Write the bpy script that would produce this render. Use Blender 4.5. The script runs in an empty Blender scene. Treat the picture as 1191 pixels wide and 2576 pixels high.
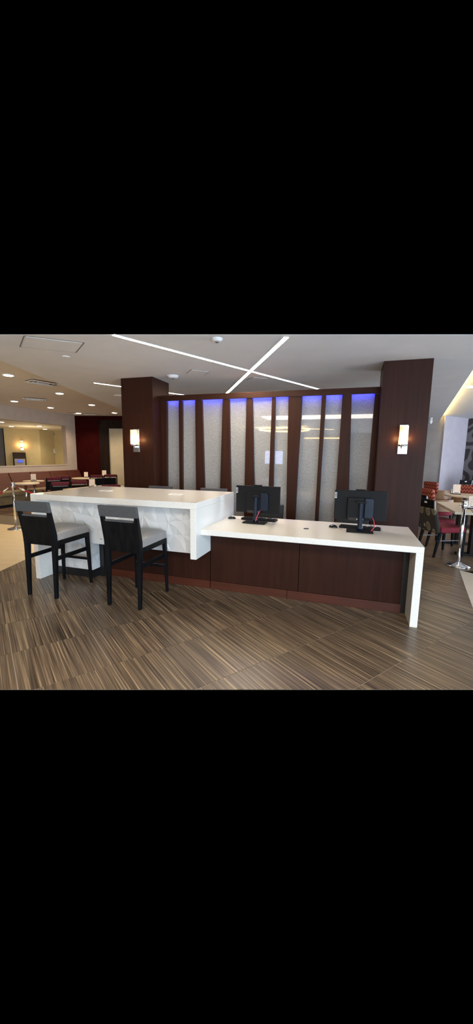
import bpy, bmesh, math, random
from mathutils import Vector, Matrix
random.seed(7)
SC = bpy.context.scene
COL = SC.collection
R = math.radians

# ------------------------------------------------------------------ camera
yaw, pitch, roll = R(17.48), R(8.841), R(0.761)
fw = Vector((-math.sin(yaw)*math.cos(pitch), math.cos(yaw)*math.cos(pitch), -math.sin(pitch)))
rt = Vector((math.cos(yaw), math.sin(yaw), 0)); up = rt.cross(fw)
r2 = rt*math.cos(roll)+up*math.sin(roll); u2 = -rt*math.sin(roll)+up*math.cos(roll)
cam = bpy.data.cameras.new('camera'); co = bpy.data.objects.new('camera', cam); COL.objects.link(co)
cam.sensor_fit = 'HORIZONTAL'; cam.sensor_width = 36; cam.lens = 905.4/1191*36
cam.clip_start = .05; cam.clip_end = 100
M = Matrix((r2, u2, -fw)).transposed().to_4x4(); M.translation = Vector((0, 0, 1.6))
co.matrix_world = M
SC.camera = co

# ------------------------------------------------------------------ world, exposure, large lights
w = bpy.data.worlds.new('world'); SC.world = w; w.use_nodes = True
w.node_tree.nodes['Background'].inputs[0].default_value = (0, 0, 0, 1)
w.node_tree.nodes['Background'].inputs[1].default_value = 0
SC.view_settings.view_transform = 'Standard'; SC.view_settings.look = 'None'
SC.view_settings.gamma = 1; SC.view_settings.use_curve_mapping = False
SC.view_settings.exposure = 0.60
def area(name, loc, direction, sx, sy, power, color):
    l = bpy.data.lights.new(name, 'AREA'); l.shape = 'RECTANGLE'; l.size = sx; l.size_y = sy
    l.energy = power; l.color = color
    o = bpy.data.objects.new(name, l); COL.objects.link(o); o.location = loc
    o.rotation_euler = Vector(direction).to_track_quat('-Z', 'Y').to_euler(); return o
# daylight through the glazed shopfront on the right and the rear entrance
area('daylight_right', (7.3, -1.6, 1.4), (-1, 0, .22), 8.0, 2.5, 560, (0.60, 0.79, 1.0))
area('daylight_rear', (3.2, -8.6, 1.4), (-.25, 1, .10), 6.5, 2.3, 470, (0.62, 0.80, 1.0))
area('lobby_top_fill', (-.6, -.3, 2.86), (0, 0, -1), 4.5, 1.2, 120, (1, .90, .78))  # unseen lamp added for more light on counter tops and floor
area('restaurant_fill', (8.4, 9.2, 1.4), (-1, 0, .15), 6.0, 2.3, 300, (.74, .84, 1.0))  # added fill, no window known there; brightens the right-hand restaurant
def lamp(name, loc, power, color=(1, .80, .52), size=.08, spot=None):
    l = bpy.data.lights.new(name, 'SPOT' if spot else 'POINT'); l.energy = power; l.color = color; l.shadow_soft_size = size
    if spot: l.spot_size = R(spot); l.spot_blend = .8
    o = bpy.data.objects.new(name, l); COL.objects.link(o); o.location = loc; return o

# ------------------------------------------------------------------ materials
def N(nt, t, **kw):
    n = nt.nodes.new(t)
    for k, v in kw.items():
        if k == 'inp':
            for a, b in v.items(): n.inputs[a].default_value = b
        else: setattr(n, k, v)
    return n
def mat(name, color, rough=.5, metal=0, emit=None, strength=0, spec=.5, coat=0):
    m = bpy.data.materials.new(name); m.use_nodes = True
    b = m.node_tree.nodes['Principled BSDF']
    b.inputs['Base Color'].default_value = (*color, 1); b.inputs['Roughness'].default_value = rough
    b.inputs['Metallic'].default_value = metal; b.inputs['Specular IOR Level'].default_value = spec
    b.inputs['Coat Weight'].default_value = coat
    if coat: b.inputs['Coat Roughness'].default_value = .05
    if emit: b.inputs['Emission Color'].default_value = (*emit, 1); b.inputs['Emission Strength'].default_value = strength
    m.diffuse_color = (*color, 1)
    return m
def noisy(name, c1, c2, scale=(10, 10, 10), detail=4, rough=.5, bump=0, lo=.35, hi=.65, coords='Object', spec=.5, coat=0, metal=0, distort=0, nrough=.6):
    m = mat(name, c1, rough, metal, spec=spec, coat=coat); nt = m.node_tree; b = nt.nodes['Principled BSDF']
    tc = N(nt, 'ShaderNodeTexCoord'); mp = N(nt, 'ShaderNodeMapping'); mp.inputs['Scale'].default_value = scale
    no = N(nt, 'ShaderNodeTexNoise'); no.inputs['Scale'].default_value = 1; no.inputs['Detail'].default_value = detail
    no.inputs['Roughness'].default_value = nrough; no.inputs['Distortion'].default_value = distort
    cr = N(nt, 'ShaderNodeValToRGB'); cr.color_ramp.elements[0].position = lo; cr.color_ramp.elements[1].position = hi
    cr.color_ramp.elements[0].color = (*c1, 1); cr.color_ramp.elements[1].color = (*c2, 1)
    L = nt.links.new
    L(tc.outputs[coords], mp.inputs[0]); L(mp.outputs[0], no.inputs[0]); L(no.outputs[0], cr.inputs[0]); L(cr.outputs[0], b.inputs['Base Color'])
    if bump:
        bp = N(nt, 'ShaderNodeBump'); bp.inputs['Strength'].default_value = bump; bp.inputs['Distance'].default_value = .003
        L(no.outputs[0], bp.inputs['Height']); L(bp.outputs[0], b.inputs['Normal'])
    return m
MT = {}
MT['wood'] = noisy('mahogany', (.025, .0080, .0044), (.041, .0130, .0072), (28, 28, 1.3), 5, .46, .04, .3, .75, spec=.15)
MT['wood_h'] = noisy('mahogany_across', (.025, .0080, .0044), (.041, .0130, .0072), (1.3, 28, 28), 5, .46, .04, .3, .75, spec=.15)
MT['wood_red'] = noisy('mahogany_plinth', (.05, .012, .006), (.085, .021, .010), (1.5, 30, 30), 4, .35, 0, .3, .7)
MT['quartz'] = noisy('white_quartz', (.70, .675, .625), (.87, .845, .785), (260, 260, 260), 2, .12, 0, .38, .5, spec=.5)
MT['facet'] = mat('white_relief', (.74, .74, .73), .3)
MT['ceil'] = noisy('ceiling_paint', (.72, .72, .73), (.75, .75, .76), (3, 3, 3), 2, .85, 0)
MT['ceil_warm'] = noisy('ceiling_paint_cream', (.80, .755, .70), (.83, .785, .73), (3, 3, 3), 2, .8, 0)
MT['wall_cream'] = noisy('cream_paint', (.46, .37, .30), (.49, .40, .325), (4, 4, 4), 2, .8, 0, spec=.15)
MT['wall_gold'] = noisy('yellow_cream_paint', (.60, .50, .28), (.64, .54, .31), (4, 4, 4), 2, .8, 0)
MT['wall_maroon'] = noisy('maroon_paint', (.028, .0025, .0022), (.036, .003, .0026), (4, 4, 4), 2, .8, 0, spec=.05)
MT['wall_grey'] = noisy('grey_paint', (.26, .23, .21), (.29, .26, .24), (4, 4, 4), 2, .8, 0)
MT['wall_lilac'] = noisy('pale_grey_paint', (.50, .47, .52), (.54, .51, .56), (4, 4, 4), 2, .7, 0)
MT['dark_trim'] = noisy('dark_walnut', (.010, .005, .0035), (.018, .009, .006), (20, 20, 2), 4, .5, 0, spec=.15)
MT['pale_panel'] = noisy('pale_door_panel', (.50, .43, .30), (.55, .47, .33), (3, 3, 3), 2, .6, 0)
MT['black_wood'] = noisy('black_stained_wood', (.004, .004, .0045), (.008, .008, .009), (30, 30, 3), 4, .45, 0, spec=.09)
MT['fabric'] = noisy('charcoal_tweed', (.028, .029, .031), (.105, .108, .112), (520, 520, 90), 3, .9, .3, .38, .62)
MT['leather'] = noisy('pale_grey_leather', (.29, .265, .245), (.33, .305, .285), (60, 60, 60), 3, .33, .08)
MT['chrome'] = mat('chrome', (.75, .75, .76), .14, 1)
MT['steel'] = mat('brushed_steel', (.42, .42, .44), .30, 1)
MT['black'] = mat('black_plastic', (.007, .007, .008), .5, spec=.15)
MT['navy'] = mat('dark_blue_plastic', (.007, .013, .026), .35, spec=.25)
MT['black_gloss'] = mat('black_gloss', (.006, .006, .007), .15)
MT['toe'] = mat('black_toe_kick', (.008, .008, .009), .4)
MT['red_rope'] = noisy('red_velvet', (.22, .006, .010), (.36, .012, .02), (90, 90, 90), 2, .85, .1)
MT['red_seat'] = noisy('crimson_velvet', (.16, .004, .014), (.22, .007, .02), (25, 25, 25), 2, .8, .05)
MT['maroon_fab'] = noisy('maroon_fabric', (.055, .006, .010), (.085, .010, .015), (40, 40, 40), 2, .8, .05)
MT['crimson_fab'] = noisy('crimson_fabric', (.095, .007, .014), (.13, .010, .02), (40, 40, 40), 2, .8, .05)
MT['rust_leather'] = noisy('rust_vinyl', (.075, .018, .010), (.10, .025, .013), (3, 3, 40), 3, .5, 0)
MT['tan_vinyl'] = noisy('tan_vinyl', (.20, .15, .08), (.25, .19, .10), (8, 8, 8), 3, .45, 0)
MT['tan_top'] = noisy('tan_laminate', (.52, .42, .30), (.60, .50, .37), (4, 40, 4), 3, .35, 0)
MT['tan_wood'] = noisy('tan_beech', (.25, .14, .065), (.33, .19, .09), (5, 5, 30), 3, .4, 0)
MT['paper'] = noisy('printed_card', (.75, .56, .42), (.85, .80, .74), (60, 60, 45), 4, .6, 0, .45, .6)
MT['white'] = mat('white_plastic', (.80, .80, .80), .4)
MT['line_grey'] = mat('hatch_shadow_gap', (.16, .15, .15), .7)
MT['cable_red'] = mat('red_cable', (.62, .03, .06), .4)
MT['cable_tan'] = mat('tan_cable', (.25, .17, .12), .5)
MT['led'] = mat('led_strip_light', (1, 1, 1), .5, emit=(1, .85, .64), strength=64)
MT['led_warm'] = mat('warm_led_strip', (1, 1, 1), .5, emit=(1, .66, .22), strength=16)
MT['led_cove'] = mat('cove_led', (1, 1, 1), .5, emit=(1, .70, .20), strength=24)
MT['led_blue'] = mat('blue_led', (.1, .1, 1), .5, emit=(.03, .035, 1), strength=95)
MT['lens'] = mat('downlight_lens', (1, 1, 1), .5, emit=(1, .86, .62), strength=14)
MT['screen'] = mat('lit_screen', (.1, .1, .2), .4, emit=(.55, .65, 1), strength=5)
MT['blue_screen'] = mat('blue_screen', (.02, .03, .2), .4, emit=(.05, .10, .7), strength=.6)
MT['carpet'] = noisy('patterned_carpet', (.055, .028, .014), (.16, .085, .05), (3, 9, 3), 4, .95, 0, .42, .6, distort=.6)
MT['carpet_edge'] = noisy('taupe_carpet', (.14, .11, .075), (.18, .145, .10), (20, 20, 20), 3, .95, 0)
MT['beige'] = noisy('cream_marble_tile_warm_lit', (.82, .64, .38), (.90, .74, .47), (2.2, 7, 4), 5, .28, 0, .3, .7, distort=.3)  # yellow of the warm downlights is put into this tile colour
MT['beige_r'] = noisy('cream_marble_tile_daylit', (.60, .54, .44), (.68, .62, .52), (2.2, 7, 4), 5, .3, 0, .3, .7, distort=.3)  # paler copy of the cream tile, its daylight put into the colour
MT['grout'] = mat('tile_grout', (.40, .33, .26), .8)
MT['rope_chrome'] = mat('rope_post_chrome', (.60, .60, .61), .12, 1)
MT['wicker'] = mat('mesh_fabric', (.012, .012, .013), .7)

def glow_shade():
    m = mat('ribbed_glass_shade', (.9, .8, .6), .3); nt = m.node_tree; b = nt.nodes['Principled BSDF']
    tc = N(nt, 'ShaderNodeTexCoord'); sx = N(nt, 'ShaderNodeSeparateXYZ'); L = nt.links.new
    L(tc.outputs['Object'], sx.inputs[0])
    # bulb sits low in the tube: brightest there, fading towards both ends
    mr = N(nt, 'ShaderNodeMath', operation='SUBTRACT'); mr.inputs[1].default_value = .21
    ab = N(nt, 'ShaderNodeMath', operation='ABSOLUTE'); cr = N(nt, 'ShaderNodeValToRGB')
    sc = N(nt, 'ShaderNodeMath', operation='MULTIPLY'); sc.inputs[1].default_value = 6
    L(sx.outputs[2], mr.inputs[0]); L(mr.outputs[0], ab.inputs[0]); L(ab.outputs[0], sc.inputs[0]); L(sc.outputs[0], cr.inputs[0])
    cr.color_ramp.elements[0].color = (1, .86, .55, 1); cr.color_ramp.elements[1].color = (.80, .50, .20, 1); cr.color_ramp.elements[1].position = .75
    cr2 = N(nt, 'ShaderNodeMapRange'); cr2.inputs[1].default_value = 0; cr2.inputs[2].default_value = .7
    cr2.inputs[3].default_value = 1.9; cr2.inputs[4].default_value = .42
    L(sc.outputs[0], cr2.inputs[0]); L(cr.outputs[0], b.inputs['Emission Color']); L(cr2.outputs[0], b.inputs['Emission Strength'])
    return m
MT['shade'] = glow_shade()

def tile_mat():
    m = mat('striped_brown_tile', (.15, .1, .07), .32, spec=.4); nt = m.node_tree; b = nt.nodes['Principled BSDF']; L = nt.links.new
    tc = N(nt, 'ShaderNodeTexCoord'); oi = N(nt, 'ShaderNodeObjectInfo')
    off = N(nt, 'ShaderNodeVectorMath', operation='SCALE'); off.inputs[0].default_value = (37, 91, 13)
    L(oi.outputs['Random'], off.inputs['Scale'])
    ad = N(nt, 'ShaderNodeVectorMath', operation='ADD'); L(tc.outputs['Object'], ad.inputs[0]); L(off.outputs[0], ad.inputs[1])
    outs = []
    for s, d, ds in (((1.1, 92, 1), 3, .22), ((1.0, 34, 1), 2, .25), ((2, 5, 1), 2, .2)):
        mp = N(nt, 'ShaderNodeMapping'); mp.inputs['Scale'].default_value = s
        no = N(nt, 'ShaderNodeTexNoise'); no.inputs['Scale'].default_value = 1; no.inputs['Detail'].default_value = d; no.inputs['Distortion'].default_value = ds
        no.inputs['Roughness'].default_value = .55
        L(ad.outputs[0], mp.inputs[0]); L(mp.outputs[0], no.inputs[0]); outs.append(no.outputs[0])
    a1 = N(nt, 'ShaderNodeMath', operation='MULTIPLY'); a1.inputs[1].default_value = .70; L(outs[0], a1.inputs[0])
    a2 = N(nt, 'ShaderNodeMath', operation='MULTIPLY_ADD'); a2.inputs[1].default_value = .22; L(outs[1], a2.inputs[0]); L(a1.outputs[0], a2.inputs[2])
    a3 = N(nt, 'ShaderNodeMath', operation='MULTIPLY_ADD'); a3.inputs[1].default_value = .08; L(outs[2], a3.inputs[0]); L(a2.outputs[0], a3.inputs[2])
    cr = N(nt, 'ShaderNodeValToRGB'); e = cr.color_ramp.elements
    e[0].position = .36; e[0].color = (.042, .028, .019, 1); e[1].position = .64; e[1].color = (.40, .28, .165, 1)
    x = e.new(.46); x.color = (.102, .071, .046, 1); x = e.new(.54); x.color = (.170, .119, .075, 1)
    L(a3.outputs[0], cr.inputs[0]); L(cr.outputs[0], b.inputs['Base Color'])
    rr = N(nt, 'ShaderNodeMapRange'); rr.inputs[3].default_value = .26; rr.inputs[4].default_value = .40; L(a3.outputs[0], rr.inputs[0]); L(rr.outputs[0], b.inputs['Roughness'])
    return m
MT['tile'] = tile_mat()

def chevron():
    m = mat('chevron_fabric', (.5, .1, .05), .85); nt = m.node_tree; b = nt.nodes['Principled BSDF']; L = nt.links.new
    tc = N(nt, 'ShaderNodeTexCoord'); s = N(nt, 'ShaderNodeSeparateXYZ'); L(tc.outputs['Object'], s.inputs[0])
    ad = N(nt, 'ShaderNodeMath', operation='ADD'); L(s.outputs[0], ad.inputs[0]); ad.inputs[1].default_value = 5
    pp = N(nt, 'ShaderNodeMath', operation='PINGPONG'); pp.inputs[1].default_value = .034; L(ad.outputs[0], pp.inputs[0])
    k = N(nt, 'ShaderNodeMath', operation='MULTIPLY_ADD'); k.inputs[1].default_value = 1.9; L(pp.outputs[0], k.inputs[0]); L(s.outputs[2], k.inputs[2])
    q = N(nt, 'ShaderNodeMath', operation='PINGPONG'); q.inputs[1].default_value = .048; L(k.outputs[0], q.inputs[0])
    g = N(nt, 'ShaderNodeMath', operation='GREATER_THAN'); g.inputs[1].default_value = .024; L(q.outputs[0], g.inputs[0])
    mx = N(nt, 'ShaderNodeMix', data_type='RGBA'); L(g.outputs[0], mx.inputs[0])
    mx.inputs[6].default_value = (.13, .010, .014, 1); mx.inputs[7].default_value = (.50, .12, .05, 1)
    L(mx.outputs[2], b.inputs['Base Color']); return m
MT['chevron'] = chevron()
def ovals():
    m = mat('oval_print_fabric', (.2, .15, .1), .85); nt = m.node_tree; b = nt.nodes['Principled BSDF']; L = nt.links.new
    tc = N(nt, 'ShaderNodeTexCoord'); mp = N(nt, 'ShaderNodeMapping'); mp.inputs['Scale'].default_value = (7.5, 7.5, 4.6)
    v = N(nt, 'ShaderNodeTexVoronoi'); v.inputs['Scale'].default_value = 1; v.inputs['Randomness'].default_value = .55
    L(tc.outputs['Object'], mp.inputs[0]); L(mp.outputs[0], v.inputs[0])
    cr = N(nt, 'ShaderNodeValToRGB'); cr.color_ramp.interpolation = 'CONSTANT'; e = cr.color_ramp.elements
    e[0].color = (.15, .115, .06, 1); e[1].position = .40; e[1].color = (.030, .022, .018, 1)
    x = e.new(.34); x.color = (.27, .24, .16, 1)
    L(v.outputs['Distance'], cr.inputs[0]); L(cr.outputs[0], b.inputs['Base Color']); return m
MT['ovals'] = ovals()
def swirl():
    m = mat('swirl_wallcovering', (.05, .05, .05), .7); nt = m.node_tree; b = nt.nodes['Principled BSDF']; L = nt.links.new
    tc = N(nt, 'ShaderNodeTexCoord'); mp = N(nt, 'ShaderNodeMapping'); mp.inputs['Scale'].default_value = (1.7, 1.7, 1.7)
    v = N(nt, 'ShaderNodeTexVoronoi'); v.feature = 'SMOOTH_F1'; v.inputs['Randomness'].default_value = .8; v.inputs['Smoothness'].default_value = .3
    v.inputs['Scale'].default_value = 1
    L(tc.outputs['Object'], mp.inputs[0]); L(mp.outputs[0], v.inputs[0])
    q = N(nt, 'ShaderNodeMath', operation='PINGPONG'); q.inputs[1].default_value = .13; L(v.outputs['Distance'], q.inputs[0])
    g = N(nt, 'ShaderNodeMath', operation='GREATER_THAN'); g.inputs[1].default_value = .07; L(q.outputs[0], g.inputs[0])
    mx = N(nt, 'ShaderNodeMix', data_type='RGBA'); L(g.outputs[0], mx.inputs[0])
    mx.inputs[6].default_value = (.030, .022, .026, 1); mx.inputs[7].default_value = (.13, .12, .13, 1)
    L(mx.outputs[2], b.inputs['Base Color']); return m
MT['swirl'] = swirl()
def glass_panel():
    # woven textile laminated behind polished glass
    m = noisy('laminated_textile_glass', (.20, .195, .195), (.34, .335, .335), (130, 130, 40), 3, .6, 0, .36, .64, coat=1, nrough=.7)
    b = m.node_tree.nodes['Principled BSDF']; b.inputs['Coat Roughness'].default_value = .02; b.inputs['Coat IOR'].default_value = 1.75
    b.inputs['Specular IOR Level'].default_value = .2
    return m
MT['panel'] = glass_panel()

# ------------------------------------------------------------------ mesh helpers
def tag(o, label=None, cat=None, group=None, kind=None):
    if label: o['label'] = label
    if cat: o['category'] = cat
    if group: o['group'] = group
    if kind: o['kind'] = kind
    return o
def thing(name, label, cat, loc=(0, 0, 0), rz=0, group=None):
    o = bpy.data.objects.new(name, None); COL.objects.link(o); o.location = loc; o.rotation_euler = (0, 0, rz)
    o.empty_display_size = .1
    return tag(o, label, cat, group)
class MB:
    def __init__(s): s.bm = bmesh.new()
    def box(s, x0, x1, y0, y1, z0, z1):
        v = [s.bm.verts.new(p) for p in ((x0,y0,z0),(x1,y0,z0),(x1,y1,z0),(x0,y1,z0),(x0,y0,z1),(x1,y0,z1),(x1,y1,z1),(x0,y1,z1))]
        for f in ((3,2,1,0),(4,5,6,7),(0,1,5,4),(1,2,6,5),(2,3,7,6),(3,0,4,7)): s.bm.faces.new([v[i] for i in f])
        return s
    def hexa(s, lo, hi):   # lo, hi: 4 points each, counter-clockwise seen from above
        v = [s.bm.verts.new(p) for p in list(lo)+list(hi)]
        for f in ((3,2,1,0),(4,5,6,7),(0,1,5,4),(1,2,6,5),(2,3,7,6),(3,0,4,7)): s.bm.faces.new([v[i] for i in f])
        return s
    def prism(s, poly, z0, z1):
        a = [s.bm.verts.new((x, y, z0)) for x, y in poly]; b = [s.bm.verts.new((x, y, z1)) for x, y in poly]; n = len(poly)
        s.bm.faces.new(a[::-1]); s.bm.faces.new(b)
        for i in range(n): s.bm.faces.new((a[i], a[(i+1) % n], b[(i+1) % n], b[i]))
        return s
    def prism_y(s, poly, y0, y1):   # polygon in x,z
        a = [s.bm.verts.new((x, y0, z)) for x, z in poly]; b = [s.bm.verts.new((x, y1, z)) for x, z in poly]; n = len(poly)
        s.bm.faces.new(a); s.bm.faces.new(b[::-1])
        for i in range(n): s.bm.faces.new((a[(i+1) % n], a[i], b[i], b[(i+1) % n]))
        return s
    def prism_x(s, poly, x0, x1):   # polygon in y,z
        a = [s.bm.verts.new((x0, y, z)) for y, z in poly]; b = [s.bm.verts.new((x1, y, z)) for y, z in poly]; n = len(poly)
        s.bm.faces.new(a[::-1]); s.bm.faces.new(b)
        for i in range(n): s.bm.faces.new((a[i], a[(i+1) % n], b[(i+1) % n], b[i]))
        return s
    def lathe(s, prof, c=(0, 0), n=24, smooth=True):   # prof: (radius, z)
        rings = []
        for r, z in prof:
            rings.append([s.bm.verts.new((c[0]+r*math.cos(2*math.pi*i/n), c[1]+r*math.sin(2*math.pi*i/n), z)) for i in range(n)])
        for a, b in zip(rings, rings[1:]):
            for i in range(n):
                f = s.bm.faces.new((a[i], a[(i+1) % n], b[(i+1) % n], b[i])); f.smooth = smooth
        s.bm.faces.new(rings[0][::-1]); s.bm.faces.new(rings[-1]); return s
    def tube(s, pts, r, n=8):
        pts = [Vector(p) for p in pts]; rings = []
        for i, p in enumerate(pts):
            t = (pts[min(i+1, len(pts)-1)]-pts[max(i-1, 0)]).normalized()
            a = t.cross(Vector((0, 0, 1)));  a = a if a.length > .1 else t.cross(Vector((1, 0, 0))); a.normalize(); b = t.cross(a)
            rr = r[i] if isinstance(r, (list, tuple)) else r
            rings.append([s.bm.verts.new(p+a*rr*math.cos(2*math.pi*k/n)+b*rr*math.sin(2*math.pi*k/n)) for k in range(n)])
        for a, b in zip(rings, rings[1:]):
            for i in range(n):
                f = s.bm.faces.new((a[i], b[i], b[(i+1) % n], a[(i+1) % n])); f.smooth = True
        s.bm.faces.new(rings[0]); s.bm.faces.new(rings[-1][::-1]); return s
    def build(s, name, m, parent=None, bevel=0, origin=None, shift=True, segs=2):
        bmesh.ops.recalc_face_normals(s.bm, faces=s.bm.faces)
        off = Vector((0, 0, 0))
        if origin is not None: off = Vector(origin)
        elif parent is not None and shift: off = Vector(parent.location) if parent.parent is None else Vector(parent.location)+Vector(parent.parent.location)
        if off.length > 0: bmesh.ops.translate(s.bm, verts=s.bm.verts, vec=-off)
        me = bpy.data.meshes.new(name); s.bm.to_mesh(me); s.bm.free()
        me.materials.append(MT[m] if isinstance(m, str) else m)
        o = bpy.data.objects.new(name, me); COL.objects.link(o)
        if origin is not None: o.location = off - (Vector(parent.location) if parent else Vector((0, 0, 0)))
        if parent is not None: o.parent = parent
        if bevel:
            b = o.modifiers.new('bevel', 'BEVEL'); b.width = bevel; b.segments = segs; b.limit_method = 'ANGLE'; b.angle_limit = R(40)
            for p in me.polygons: p.use_smooth = True
            me.polygons.foreach_get  # no-op
            wn = o.modifiers.new('wn', 'WEIGHTED_NORMAL'); wn.keep_sharp = True
        return o
def struct(mb, name, m, **kw): return tag(mb.build(name, m, **kw), kind='structure')
def copy_tree(o, parent=None):
    c = o.copy(); COL.objects.link(c); c.parent = parent
    for ch in list(o.children): copy_tree(ch, c)
    return c
def place(o, loc, rz=0, label=None, group=None):
    o.location = loc; o.rotation_euler = (0, 0, rz)
    if label: o['label'] = label
    if group: o['group'] = group
    return o

def clip(poly, a, b):   # keep the part of poly left of the line a->b
    out = []
    side = lambda p: (b[0]-a[0])*(p[1]-a[1])-(b[1]-a[1])*(p[0]-a[0])
    for i, p in enumerate(poly):
        q = poly[(i+1) % len(poly)]; sp, sq = side(p), side(q)
        if sp >= 0: out.append(p)
        if (sp >= 0) != (sq >= 0):
            t = sp/(sp-sq); out.append((p[0]+t*(q[0]-p[0]), p[1]+t*(q[1]-p[1])))
    return out
def parea(p): return abs(sum(p[i][0]*p[(i+1) % len(p)][1]-p[(i+1) % len(p)][0]*p[i][1] for i in range(len(p))))/2

# ------------------------------------------------------------------ floor
HC, HU = 2.90, 3.05
# the near limit of the built floor and ceiling (nothing of the place is recorded this side of it)
FA, FB = (-2.206, 1.66), (.909, 2.713)
fd = ((FB[0]-FA[0]), (FB[1]-FA[1])); fl = math.hypot(*fd); fd = (fd[0]/fl, fd[1]/fl)
F0 = (FA[0]-fd[0]*7, FA[1]-fd[1]*7); F1 = (FB[0]+fd[0]*7, FB[1]+fd[1]*7)
base = clip([(-15.5, -2), (9, -2), (9, 17), (-15.5, 17)], F0, F1)
floor = struct(MB().prism(base, -.004, -.003), 'floor', 'grout')
LB0, LB1 = (-3.94, 1.55), (-5.205, 6.06)      # brown / cream boundary on the left
RB = [(1.03, 2.3), (1.352, 4.314), (1.584, 5.767)]
ang = math.atan2(.7986, .6018); ca, sa = .6018, .7986
tile_mesh = None
def tile_world(i, j):
    n0 = -1.385-.621*i; a0 = 2.54+.61*j; g = .003
    pts = []
    for (aa, nn) in ((a0+g, n0-g), (a0+.61-g, n0-g), (a0+.61-g, n0-.621+g), (a0+g, n0-.621+g)):
        pts.append((aa*ca+nn*sa, aa*sa-nn*ca))
    return pts
ncount = 0
for i in range(-7, 9):
    for j in range(-9, 14):
        p = tile_world(i, j); full = parea(p)
        cxx = sum(q[0] for q in p)/4; cyy = sum(q[1] for q in p)/4
        if cyy > 9.2 or cyy < .8 or cxx > 4.5 or cxx < -5.6: continue
        if cyy > 4.4 and cxx < .3 and not (cxx < -3.9 and cyy < 6): continue
        p = clip(p, F0, F1)
        if p: p = clip(p, LB1, LB0)
        if not p: continue
        pieces = []
        # right cream area: remove what lies right of RB and this side of y = 5.78
        a = clip(p, RB[0], RB[1]) if cyy < 4.3 else clip(p, RB[1], RB[2])
        if cyy < 5.5: pieces = [a]
        elif cyy > 6.1: pieces = [p]
        else:
            pieces = [clip(p, (9, 5.79), (1.584, 5.79)) and clip(p, (-9, 5.79), (9, 5.79)), clip(a, (9, 5.79), (-9, 5.79)) if a else None]
        for q in pieces:
            if not q or parea(q) < .004: continue
            c = Vector((cxx, cyy, 0))
            # local frame: x along the grain (across the rows)
            loc = []
            for (x, y) in q:
                dx, dy = x-cxx, y-cyy
                loc.append((dx*sa-dy*ca, dx*ca+dy*sa))
            if abs(parea(q)-full) < 1e-6 and tile_mesh is not None:
                o = bpy.data.objects.new('tile', tile_mesh); COL.objects.link(o); o.parent = floor
            else:
                mb = MB().prism(loc, -.003, 0); o = mb.build('tile', 'tile', floor, shift=False)
                if abs(parea(q)-full) < 1e-6: tile_mesh = o.data
            o.location = (cxx, cyy, 0); o.rotation_euler = (0, 0, math.atan2(-ca, sa)); ncount += 1
print('tiles', ncount)
# cream floor, left, and carpet beyond it
L_ = clip(clip([(-15.5, -2), (-3, -2), (-3, 6.06), (-15.5, 6.06)], F0, F1), LB0, LB1)
struct(MB().prism(L_, -.003, 0), 'floor_cream_left', 'beige')
Rp = clip([(1.584, 5.785), (1.352, 4.314), (1.03, 2.3), (1.0, 1.8), (9, 1.8), (9, 5.785)][::-1], F0, F1)
struct(MB().prism(Rp, -.003, 0), 'floor_cream_right', 'beige_r')
struct(MB().prism([(-15.5, 6.06), (-5.205, 6.06), (-5.4, 6.95), (-15.5, 6.95)], -.003, .002), 'floor_carpet_border', 'carpet_edge')
struct(MB().prism([(-10.1, 6.95), (-3.6, 6.95), (-3.6, 13), (-10.1, 13)], -.003, .003), 'floor_carpet', 'carpet')
struct(MB().prism([(-3.6, 7.0), (.3, 7.0), (.3, 14.1), (-3.6, 14.1)], -.003, 0), 'floor_behind_screen', 'tile')
struct(MB().prism([(.3, 9.3), (8.8, 9.3), (8.8, 16.5), (.3, 16.5)], -.003, 0), 'floor_far_right', 'tile')

# ------------------------------------------------------------------ ceiling
CA, CB = (-3.818, 3.262), (1.146, 4.61)
cd = (CB[0]-CA[0], CB[1]-CA[1])
C0 = (CA[0]-cd[0]*1.6, CA[1]-cd[1]*1.6); C1 = (CB[0]+cd[0]*1.2, CB[1]+cd[1]*1.2)
EL0, EL1 = (-4.14, 2.0), (-7.77, 13.4)     # left edge of the dropped ceiling
ER0, ER1 = (.95, 2.0), (2.79, 14.16)        # right edge
EL0 = (-4.865+.319*2.3, 4.12-2.3)
EL1 = (-7.85, 13.6)
main = clip([EL0, (ER0[0], 1.8), ER1, (2.79, 14.16), EL1], C0, C1)
ceil = struct(MB().prism(main, HC, HC+.003), 'ceiling', 'ceil')
for nm, (a_, b_) in (('trim_3', ((-4.69, 3.575), EL1)), ('trim_4', ((1.365, 4.68), (2.785, 14.15)))):
    d_ = Vector((b_[0]-a_[0], b_[1]-a_[1], 0)).normalized(); s_ = Vector((-d_.y, d_.x, 0))*(-.03 if nm == 'trim_3' else .03)
    Q = [Vector((*a_, 0)), Vector((*b_, 0)), Vector((*b_, 0))+s_, Vector((*a_, 0))+s_]
    struct(MB().hexa([p+Vector((0, 0, HC+.0035)) for p in Q], [p+Vector((0, 0, HC+.05)) for p in Q]), nm, 'ceil')
struct(MB().prism(clip([(-15.5, 2.2), (-4.1, 2.2), (-4.2, 3.4), (-7.3, 14.2), (-15.5, 14.2)], (C0[0]*1.125, C0[1]*1.125), (C1[0]*1.125, C1[1]*1.125)), HU, HU+.003), 'ceiling_left', 'ceil_warm')
struct(MB().prism(clip([(1.05, 4.9), (9, 4.9), (9, 17), (2.3, 17), (2.3, 14.2)], (C0[0]*1.125, C0[1]*1.125), (C1[0]*1.125, C1[1]*1.125)), HU, HU+.003), 'ceiling_right', 'ceil')
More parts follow.
